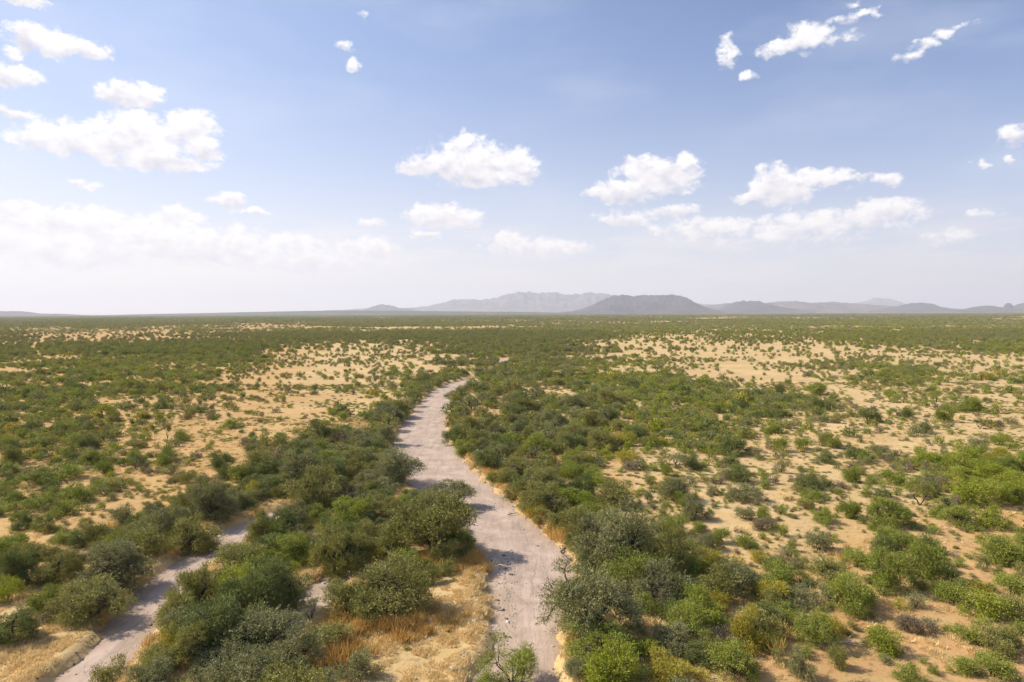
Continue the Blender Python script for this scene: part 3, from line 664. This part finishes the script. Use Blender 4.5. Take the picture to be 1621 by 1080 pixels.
# labels: look, then where it stands, then the neighbour or the order that singles it out
def zone(p):
    x, y = p['x'], p['y']
    sm = float(chan_sd(np.array(x), np.array(y), 0)); ss = float(chan_sd(np.array(x), np.array(y), 1)); s3 = float(chan_sd(np.array(x), np.array(y), 2))
    mx = float(np.interp(y, MAIN[:20, 1], MAIN[:20, 0])); sx = float(np.interp(y, SIDE[:, 1], SIDE[:, 0]))
    rr = p['w'] / 2
    if sm - rr < 1.8 and y < 215: return 'on %s bank of wide wash' % ('left' if x < mx else 'right')
    if ss - rr < 1.5: return 'on %s bank of narrow channel' % ('left' if x < sx else 'right')
    if s3 - rr < 1.2: return 'beside the short sandy gully'
    d = sample_num(DENS, np.array(x), np.array(y)); d = float(d)
    if x < mx and x > sx and y < SIDE[-1, 1]: return 'in thicket between the two channels'
    if x < mx:
        if d < 4.6: return 'on open tan ground left of wash' if y < 110 else 'in far tan clearing left of wash'
        return 'in scrub at far left' if x < -0.35 * y else 'in tree belt left of wash'
    if y < 95 and x < mx + 0.30 * y + 4: return 'in thicket right of wash'
    if d < 5.2: return 'on reddish ground at lower right' if y < 52 else ('on open sand right of wash' if y < 130 else 'on far pale sand right')
    if x > 0.5 * y: return 'in green stand at right side'
    return 'in scrub right of wash'
def size_word(p):
    a = p['w']
    if p['kind'] == 'tree': return 'large' if a > 5.2 else ('medium' if a > 3.4 else 'small')
    return 'broad' if a > 3.0 else ('medium' if a > 1.8 else 'small')
def form_word(p):
    if p['kind'] == 'tree':
        if p['set'] == 'UMB': return 'open tree with bare trunk'
        if p['set'] == 'DEAD': return 'sparse twiggy mesquite'
        return 'mesquite tree'
    if p['col'] == 'brown': return 'twiggy shrub'
    return 'shrub'
def ordn(n): return ['', 'second ', 'third ', 'fourth ', 'fifth ', 'sixth ', 'seventh ', 'eighth ', 'ninth ', 'tenth '][n] if n < 10 else '%d%s ' % (n + 1, 'th' if 10 <= (n + 1) % 100 <= 20 else {1: 'st', 2: 'nd', 3: 'rd'}.get((n + 1) % 10, 'th'))
SPECIAL = {(618, 748): 'large olive mesquite with arched dark limbs overhanging the wide dry wash', (664, 750): 'pale see-through mesquite just behind the tree with arched limbs',
  (758, 862): 'young bright-topped tree with forked dark trunk at bottom centre of the wash', (542, 690): 'broad olive mesquite alone in the golden grass beside the wash',
  (592, 669): 'rounded grey mesquite leaning over the left edge of the wash at its bend', (868, 946): 'olive mesquite alone on the right bank, above the golden grass',
  (853, 1012): 'biggest grey-green mesquite, spreading over the right edge of the wash at the bottom'}
def label_all():
    P = np.array([(p['x'], p['y'], p['w'] / 2) for p in indiv])
    for p in indiv: p['look'] = ' '.join(dict.fromkeys(('%s %s %s' % (size_word(p), COLW[p['col']], form_word(p))).split(' '))); p['zone'] = zone(p)
    groups = {}
    for p in indiv: groups.setdefault((p['look'], p['zone']), []).append(p)
    used = set()
    for (look, zn), g in groups.items():
        g.sort(key=lambda p: p['y'])
        # try to single out by the neighbour that stands beside it
        cand = {}
        for p in g:
            i = indiv.index(p); d = np.hypot(P[:, 0] - p['x'], P[:, 1] - p['y']) / (P[:, 2] + p['w'] / 2 + .3); d[i] = 9
            j = int(np.argmin(d)); q = indiv[j]
            if d[j] < 1.15:
                dx, dy = q['x'] - p['x'], q['y'] - p['y']
                rel = ('in front of' if dy > 0 else 'behind') if abs(dy) > abs(dx) else ('left of' if dx > 0 else 'right of')
                p['nb'] = '%s a %s %s' % (rel, COLW[q['col']], 'tree' if q['kind'] == 'tree' else 'shrub')
            else: p['nb'] = 'standing clear of others'
            cand.setdefault(p['nb'], []).append(p)
        for k, p in enumerate(g):
            if len(g) == 1: lab = '%s %s' % (look, zn)
            elif len(g) > 2 and len(cand[p['nb']]) == 1 and p['nb'] != 'standing clear of others': lab = '%s %s, %s' % (look, zn, p['nb'])
            elif len(g) > 4 and k > 2 and len(g) - 1 - k <= 2:
                j = len(g) - 1 - k; lab = '%s %s, %sfarthest such' % (look, zn, ordn(j))
            else: lab = '%s %s, %snearest such' % (look, zn, ordn(k))
            lab = lab.replace(' a olive', ' an olive').replace(' the wide dry wash', ' the wide wash') if len(lab.split()) > 16 else lab
            if len(lab.split()) > 16: lab = lab.replace('open tree with bare trunk', 'bare-trunked tree')
            if len(lab.split()) > 16: lab = '%s %s, %snearest such' % (look, zn, ordn(k))
            if lab in used: lab = '%s %s, %snearest' % (look, zn, ordn(k))
            used.add(lab); p['root']['label'] = lab
hand_keys = {}
for i, p in enumerate(indiv): place(p, i)
label_all()
for item in TR.replace('\n', '|').split('|'):
    if not item.strip(): continue
for p, item in zip(plants, [q for q in TR.replace('\n', '|').split('|') if q.strip()]):
    x0, x1 = item.split()[:2]
    if (int(x0), int(x1)) in SPECIAL and 'root' in p: p['root']['label'] = SPECIAL[(int(x0), int(x1))]

# ------------------------------------------------------------------ instanced masses
def scatter_object(name, pts, rot, scl, idx, protos, label, category):
    """protos: list of (mesh) -> instanced on points by index"""
    pc = bpy.data.collections.new(name + '_shapes')
    for k, me in enumerate(protos):
        o = bpy.data.objects.new('%s_shape_%03d' % (name, k), me); pc.objects.link(o)
    n = len(pts); me = bpy.data.meshes.new(name)
    me.vertices.add(n); me.vertices.foreach_set('co', np.asarray(pts, np.float32).ravel())
    a = me.attributes.new('rot', 'FLOAT_VECTOR', 'POINT'); a.data.foreach_set('vector', np.asarray(rot, np.float32).ravel())
    a = me.attributes.new('scl', 'FLOAT_VECTOR', 'POINT'); a.data.foreach_set('vector', np.asarray(scl, np.float32).ravel())
    a = me.attributes.new('idx', 'INT', 'POINT'); a.data.foreach_set('value', np.asarray(idx, np.int32))
    me.update()
    ng = bpy.data.node_groups.new(name, 'GeometryNodeTree')
    ng.interface.new_socket(name='Geometry', in_out='INPUT', socket_type='NodeSocketGeometry'); ng.interface.new_socket(name='Geometry', in_out='OUTPUT', socket_type='NodeSocketGeometry')
    N = ng.nodes; L = ng.links; gi = N.new('NodeGroupInput'); go = N.new('NodeGroupOutput')
    ci = N.new('GeometryNodeCollectionInfo'); ci.inputs['Collection'].default_value = pc; ci.inputs['Separate Children'].default_value = True; ci.inputs['Reset Children'].default_value = True
    ip = N.new('GeometryNodeInstanceOnPoints'); ip.inputs['Pick Instance'].default_value = True
    def attr(nm, ty):
        q = N.new('GeometryNodeInputNamedAttribute'); q.data_type = ty; q.inputs['Name'].default_value = nm; return q.outputs[0]
    L.new(gi.outputs[0], ip.inputs['Points']); L.new(ci.outputs[0], ip.inputs['Instance'])
    L.new(attr('idx', 'INT'), ip.inputs['Instance Index'])
    e2r = N.new('FunctionNodeEulerToRotation'); L.new(attr('rot', 'FLOAT_VECTOR'), e2r.inputs[0]); L.new(e2r.outputs[0], ip.inputs['Rotation'])
    L.new(attr('scl', 'FLOAT_VECTOR'), ip.inputs['Scale']); L.new(ip.outputs[0], go.inputs[0])
    o = link(name, me, kind='stuff', label=label, category=category)
    md = o.modifiers.new('scatter', 'NODES'); md.node_group = ng
    return o

# leaner shapes for plants farther off
LM_T = [make_shape('tree', 110 + i, 4.4, 2.9, lobes=13, sprays=300, per=4, leaf=0.16, low=0.07, lobe_r=0.34, sp_len=0.5, r0=0.09, stems=3, sides=4) for i in range(4)]
LM_S = [make_shape('shrub', 130 + i, 2.4, 1.5, lobes=9, sprays=120, per=4, leaf=0.12, low=0.15, lobe_r=0.36, sp_len=0.34, r0=0.035, stems=3, sides=3) for i in range(3)]
LM_U = [make_shape('tree', 140 + i, 3.4, 3.2, lobes=7, sprays=90, per=4, leaf=0.13, low=0.6, lobe_r=0.32, sp_len=0.34, r0=0.08, stems=3, sides=3) for i in range(2)]
LOWT = [make_shape('tree', 150 + i, 5.0, 3.0, lobes=9, sprays=60, per=2, leaf=0.42, low=0.08, lobe_r=0.40, sp_len=0.5, r0=0.1, stems=2, sides=3) for i in range(4)]
PCLUMP = [make_shape('tree', 160 + i, 22.0, 3.2, lobes=24, sprays=90, per=2, leaf=1.0, low=0.2, spread=1.0, lobe_r=0.20, sp_len=1.2, flat=.3, r0=0.1, stems=2, sides=3) for i in range(3)]
def variants(shapes, cols): return [(s, c) for s in shapes for c in cols]
TREE_V = variants(MID[:3], ['olive', 'grey', 'dark', 'green']) + variants(LM_T, ['olive', 'grey', 'dark', 'green', 'bright', 'yellow']) + variants(LM_U, ['green', 'olive']) + variants(LOWT, ['olive', 'grey', 'dark', 'green'])
SHR_V = variants(SHR[:2], ['green', 'olive', 'bright', 'yellow', 'dark']) + variants(LM_S, ['green', 'olive', 'dark', 'grey', 'yellow', 'bright', 'brown']) + variants(SCR[:2], ['green', 'olive', 'brown', 'dark', 'grey', 'bright', 'yellow'])
def pick(V, shapes, col):
    opts = [i for i, (s, c) in enumerate(V) if s in shapes and c == col]
    if not opts: opts = [i for i, (s, c) in enumerate(V) if s in shapes]
    return random.choice(opts)
acc_t, acc_s = [], []
def add_inst(p):
    near = p['y'] < 85
    if p['kind'] == 'tree':
        sh = (LM_U if p['set'] in ('UMB', 'DEAD') else (MID[:3] if near else LM_T)); k = pick(TREE_V, sh, p['col']); s = TREE_V[k][0]; A = acc_t
    else:
        if p['set'] == 'SCR' and p['y'] < 110: sh = SCR[:2]
        else: sh = SHR[:2] if near else LM_S
        k = pick(SHR_V, sh, p['col']); s = SHR_V[k][0]; A = acc_s
    A.append(((p['x'], p['y'], p['z'] - 0.03), (0, 0, random.uniform(0, 6.28)), (p['w'] / s.W, p['w'] / s.W, p['h'] / s.H), k))
for p in rest: add_inst(p)
# 330 m and beyond
def far_band(d0, d1, rmean, hmean, shapes, n_max, A, V, cols_by):
    a0 = (d1 ** 2 - d0 ** 2) * 1.25
    yy = np.sqrt(rng.uniform(d0 ** 2, d1 ** 2, n_max)); xx = rng.uniform(-1.25, 1.25, n_max) * yy
    c = sample_num(DENS, xx, yy) / 10.0
    c = np.clip(c + np.where(yy < 700, 0.04, 0) + (fbm(xx / 60, yy / 60, 181, 3) - 0.5) * 0.7 + (fbm(xx / 260, yy / 260, 187, 3) - 0.5) * 0.45, 0.03, 0.985)
    c = np.where((fbm(xx / 150, yy / 190, 191, 4) > 0.64) & (yy > 800), c * 0.30, c)
    lam = -np.log(1 - c) / (math.pi * rmean ** 2 + 1.3 * rmean * hmean * yy / CAM_H) * (0.8 + 1.5 * c ** 3)
    keep = rng.random(n_max) < lam * a0 * 2 / n_max
    xx, yy = xx[keep], yy[keep]; zz = h_base(xx, yy); L = sample_letter(TYPE, xx, yy)
    print('band', d0, d1, 'n', len(xx), 'max p', float((lam * a0 * 2 / n_max).max()))
    for x_, y_, z_, l in zip(xx, yy, zz, L):
        col = random.choices(*CW[l])[0]; k = pick(V, shapes, col); s = V[k][0]
        r = rmean * random.uniform(.6, 1.5); h = hmean * random.uniform(.6, 1.4)
        if l == 's': r *= .7; h *= .8
        A.append(((x_, y_, z_ - .05), (0, 0, random.uniform(0, 6.28)), (2 * r / s.W, 2 * r / s.W, h / s.H), k))
far_band(330, 700, 1.45, 2.0, LM_T, 80000, acc_t, TREE_V, None)
far_band(700, 1500, 2.3, 2.6, LOWT, 80000, acc_t, TREE_V, None)
far_band(1500, 3600, 3.6, 3.0, LOWT, 80000, acc_t, TREE_V, None)
far_band(3600, 9000, 8.0, 3.4, LOWT, 66000, acc_t, TREE_V, None)
print('instances', len(acc_t), len(acc_s))
def build_mass(name, A, V, label, cat):
    protos = [merged(s, 'shape', LEAF[c]) for s, c in V]
    scatter_object(name, [a[0] for a in A], [a[1] for a in A], [a[2] for a in A], [a[3] for a in A], protos, label, cat)
build_mass('distant_mesquite_trees', acc_t, TREE_V, 'mass of dark green mesquite trees covering the plain to the horizon', 'trees')
build_mass('distant_shrubs', acc_s, SHR_V, 'green and brown scrub dotted over the pale sand', 'shrubs')

# ------------------------------------------------------------------ dry grass
def tuft(seed, n, h, spread):
    g = np.random.default_rng(seed); a = g.uniform(0, 6.28, n); r = spread * np.sqrt(g.random(n)); b = np.stack([r * np.cos(a), r * np.sin(a), 0 * a], 1)
    lean = g.normal(size=(n, 3)) * 0.28 + b * 0.9 / spread * 0.35; lean[:, 2] = 1; L = h * g.uniform(.5, 1.15, n)
    tip = b + lean * L[:, None]; sd_ = np.stack([-np.sin(a + 1), np.cos(a + 1), 0 * a], 1) * 0.016
    mid = b + lean * (L * .55)[:, None] + g.normal(size=(n, 3)) * 0.02
    V = np.stack([b - sd_, b + sd_, mid + sd_, mid - sd_, tip], 1).reshape(-1, 3); k = np.arange(n)[:, None] * 5
    return V, k + np.array([[0, 1, 2, 3]]), k + np.array([[3, 2, 4]]), np.repeat(g.random(n), 5)
gp = []
for i in range(3):
    V, q, tr_, tn = tuft(i, 60, 0.24, 0.34); gp.append(mesh_from('tuft', V, [q, tr_], [GRASS_GOLD], attrs={'tone': tn}))
for i in range(2):
    V, q, tr_, tn = tuft(10 + i, 50, 0.60, 0.28); gp.append(mesh_from('tuft', V, [q, tr_], [GRASS_RUST], attrs={'tone': tn}))
n = 130000
yy = np.sqrt(rng.uniform(32 ** 2, 130 ** 2, n)); xx = rng.uniform(-1, 1, n) * (yy + 8)
T = sample_letter(TONE, xx, yy, 0.5); sdc = chan_sd(xx, yy)
cl = fbm(xx / 5, yy / 5, 201, 3)
pr = np.select([T == 'y', T == 'o', T == 't', T == 'r'], [0.95, 0.9, 0.12, 0.08], 0.05) * np.clip((cl - 0.33) * 3.6, 0.04, 1)
pr = np.maximum(pr, ((sdc > 0.7) & (sdc < 3.0)) * 0.75) * (sdc > 0.5)
keep = rng.random(n) < pr
xx, yy, T, cl, sdc = xx[keep], yy[keep], T[keep], cl[keep], sdc[keep]
zz = h_ground(xx, yy) - 0.02
rust = ((T == 'o') & (rng.random(len(xx)) < 0.3)) | (rng.random(len(xx)) < np.clip((fbm(xx / 4, yy / 4, 221, 2) - 0.66) * 2, 0.0, 0.3))
# taller straw under and around a few of the traced trees
ex = []
for (a, b_, c_, d_, k) in [(545, 690, 985, 1012, 260), (330, 388, 985, 1032, 200), (650, 775, 880, 905, 220), (470, 570, 1030, 1060, 160), (720, 760, 690, 740, 120), (885, 930, 845, 862, 150), (560, 600, 690, 715, 90), (836, 870, 800, 822, 60), (1205, 1235, 990, 1030, 60)]:
    for _ in range(int(k * .6)):
        q = gpt(random.gauss((a + b_) / 2, (b_ - a) / 3.2), random.gauss((c_ + d_) / 2, (d_ - c_) / 2.6)); ex.append((q[0], q[1]))
ex = np.array(ex); ex = ex[chan_sd(ex[:, 0], ex[:, 1]) > 0.2]
XX = np.concatenate([xx, ex[:, 0]]); YY = np.concatenate([yy, ex[:, 1]]); ZZ = np.concatenate([zz, h_ground(ex[:, 0], ex[:, 1]) - .02])
ri = np.concatenate([rust, rng.random(len(ex)) < 0.8]); N_ = len(XX)
idx = np.where(ri, 3 + rng.integers(0, 2, N_), rng.integers(0, 3, N_))
sc = rng.uniform(0.6, 1.25, N_); sc[len(xx):] *= 1.2
print('tufts', N_)
scatter_object('dry_grass', np.stack([XX, YY, ZZ], 1), np.stack([0 * XX, 0 * XX, rng.uniform(0, 6.28, N_)], 1), np.stack([sc, sc, sc * rng.uniform(.7, 1.2, N_)], 1), idx, gp,
               'golden dry grass on the banks and clearings beside the wash', 'grass')

# ------------------------------------------------------------------ low herbs and seedlings between the shrubs
n = 60000
yy = np.sqrt(rng.uniform(33 ** 2, 190 ** 2, n)); xx = rng.uniform(-1, 1, n) * (yy * .92 + 8)
cl = fbm(xx / 7, yy / 7, 501, 4); sdc = chan_sd(xx, yy)
keep = (rng.random(n) < np.clip((cl - 0.40) * 3.0, 0.04, 1) * np.where(yy < 60, 0.35, 0.8)) & (sdc > 0.8)
xx, yy = xx[keep], yy[keep]; N_ = len(xx)
HV = [merged(sh_, 'herb', LEAF[c_]) for sh_ in (SCR[0], LM_S[0]) for c_ in ('green', 'olive', 'brown', 'yellow')]
sc = rng.uniform(0.16, 0.42, N_) * (1 + yy / 400)
hi_ = rng.choice(4, N_, p=[.34, .28, .22, .16]) + np.where(yy > 75, 4, 0)
sc = np.where(yy > 75, sc * .62, sc)
scatter_object('ground_cover', np.stack([xx, yy, h_ground(xx, yy) - .01], 1), np.stack([0 * xx, 0 * xx, rng.uniform(0, 6.28, N_)], 1), np.stack([sc * 1.2, sc * 1.2, sc * .8], 1), hi_, HV,
               'low green and brown herbs between the shrubs on the sand', 'ground cover')
print('herbs', N_)

# ------------------------------------------------------------------ stones on the wash
def stone(seed):
    g = np.random.default_rng(seed); import bmesh
    bm = bmesh.new(); bmesh.ops.create_icosphere(bm, subdivisions=2, radius=1.0)
    V = np.array([v.co for v in bm.verts]); Fv = np.array([[v.index for v in f.verts] for f in bm.faces]); bm.free()
    k = g.normal(size=(5, 3)); V = V * (1 + 0.12 * np.sin(V @ k.T * 1.7).sum(1))[:, None] * np.array([1, .75, .5])
    return V, Fv
st = [mesh_from('stone', *stone(i), mats=[rock_mat('pale_stone', (.30, .25, .21), (.62, .55, .48))]) for i in range(2)] + [mesh_from('stone', *stone(5), mats=[rock_mat('dark_stone', (.07, .055, .045), (.2, .16, .13))])]
n = 45000
yy = np.sqrt(rng.uniform(32 ** 2, 105 ** 2, n)); xx = rng.uniform(-26, 16, n); sdc = chan_sd(xx, yy)
gp_ = fbm(xx / 2.5, yy / 6, 301, 3)
pr = np.select([(sdc < -0.2), (sdc < 1.2)], [np.clip((gp_ - .52) * 3, 0.03, 1) * .28, 0.75], 0.0)
barx0, bary0 = gpt(770, 1000)
bar = ((np.abs(xx - np.interp(yy, [34, 40, 46, 52, 60], [gpt(760, 1075)[0], gpt(775, 1010)[0], gpt(780, 960)[0], gpt(782, 925)[0], gpt(780, 890)[0]])) < 1.7) & (yy < 58))
pr = np.where(bar, 0.95, pr); keep = rng.random(n) < pr
xx, yy, sdc = xx[keep], yy[keep], sdc[keep]; N_ = len(xx)
zb = h_base(xx, yy) - 0.45 + (fbm(xx / 1.6, yy / 4.0, 31, 3) - 0.5) * 0.10; zz = np.maximum(zb, h_ground(xx, yy))
sc = rng.uniform(0.025, 0.075, N_) * np.where(rng.random(N_) < .06, 2.4, 1) * np.where(bar[keep], 1.05, 1)
scatter_object('gravel', np.stack([xx, yy, zz], 1), np.stack([0 * xx, 0 * xx, rng.uniform(0, 6.28, N_)], 1), np.stack([sc, sc, sc], 1), rng.integers(0, 3, N_), st, 'loose gravel and stones along the edges of the dry wash', 'gravel')

# ------------------------------------------------------------------ driftwood and fallen limbs
m, t, out = new_mat('weathered_wood'); tcn = t.n.new('ShaderNodeTexCoord')
t.l.new(principled(t, t.mix(t.noise(tcn.outputs['Object'], 6, 4), rgb(.05, .035, .028), rgb(.16, .12, .10)), .9, .1), out.inputs[0]); WOOD_D = m
m, t, out = new_mat('bleached_wood'); tcn = t.n.new('ShaderNodeTexCoord')
t.l.new(principled(t, t.mix(t.noise(tcn.outputs['Object'], 6, 4), rgb(.30, .26, .21), rgb(.55, .49, .42)), .9, .1), out.inputs[0]); WOOD_P = m
def wood(px, py, L, name, label, mat, seed, n=7, rz=0.0):
    g = np.random.default_rng(seed); x, y = gpt(px, py); Vs, Fs, off = [], [], 0
    k = np.linspace(0, 1, 7)[:, None]
    main = np.array([[-L / 2, 0, .08]]) + k * np.array([[L, 0, .12]]) + g.normal(size=(7, 3)) * L * .03
    def add(p, r):
        nonlocal off
        V, Fq = tube(p, r, 5); Vs.append(V); Fs.append(Fq + off); off += len(V)
    add(main, np.linspace(.10, .04, 7) * L / 2)
    for i in range(n):
        b = main[g.integers(1, 6)]; d = g.normal(size=3); d[2] = abs(d[2]) * .9; d /= np.linalg.norm(d); kk = np.linspace(0, 1, 4)[:, None]
        add(b + kk * d * L * g.uniform(.2, .45) + g.normal(size=(4, 3)) * L * .02 * kk, np.linspace(.035, .012, 4) * L / 2)
    V = np.concatenate(Vs); V[:, 2] = np.maximum(V[:, 2], -.02)
    o = link(name, mesh_from(name, V, np.concatenate(Fs), [mat], smooth=True), label=label, category='driftwood' if 'drift' in name else 'fallen branch')
    s = float(chan_sd(np.array(x), np.array(y)))
    z = float(h_base(np.array([x]), np.array([y]))[0] - 0.45) if s < 0.3 else float(h_ground(np.array([x]), np.array([y]))[0])
    o.location = (x, y, z + .02); o.rotation_euler = (0, 0, rz)
wood(811, 808, 1.0, 'driftwood', 'small dark driftwood snag on the right edge of the wash', WOOD_D, 1, 12, 0.4)
wood(893, 866, 1.5, 'driftwood', 'dark root tangle at the foot of the gold grass bank', WOOD_D, 2, 14, 1.2)
wood(899, 880, 1.1, 'driftwood', 'lower dark snag on the cut bank just below the root tangle', WOOD_D, 3, 10, 2.0)
wood(1599, 792, 3.6, 'fallen_branch', 'pale bleached log below the bright green thicket at the right', WOOD_P, 4, 3, -.25)
wood(1487, 755, 3.2, 'fallen_branch', 'pale fallen limb on sand left of the bright green thicket', WOOD_P, 5, 3, -.4)
wood(452, 976, 1.5, 'fallen_branch', 'short pale stick lying in the shaded sandy gully', WOOD_P, 6, 2, .1)
wood(1345, 1020, 2.2, 'fallen_branch', 'thin bleached branch on the reddish ground at lower right', WOOD_P, 7, 4, -.2)

# ------------------------------------------------------------------ air
def haze():
    x0, x1, y0, y1, z0, z1 = -32500, 32500, -1800, 36000, -9.0, 980.0
    V = [(x, y, z) for z in (z0, z1) for y in (y0, y1) for x in (x0, x1)]
    Fq = [(0, 2, 3, 1), (4, 5, 7, 6), (0, 1, 5, 4), (2, 6, 7, 3), (0, 4, 6, 2), (1, 3, 7, 5)]
    m, t, out = new_mat('haze'); vol = t.n.new('ShaderNodeVolumePrincipled')
    vol.inputs['Color'].default_value = rgb(0.855, 0.87, 0.965); vol.inputs['Density'].default_value = 5.0e-5; vol.inputs['Anisotropy'].default_value = 0.15
    t.l.new(vol.outputs[0], out.inputs['Volume'])
    link('haze', mesh_from('haze', V, np.array(Fq), [m]), kind='stuff', label='pale blue haze in front of the distant mountains', category='haze')
haze()
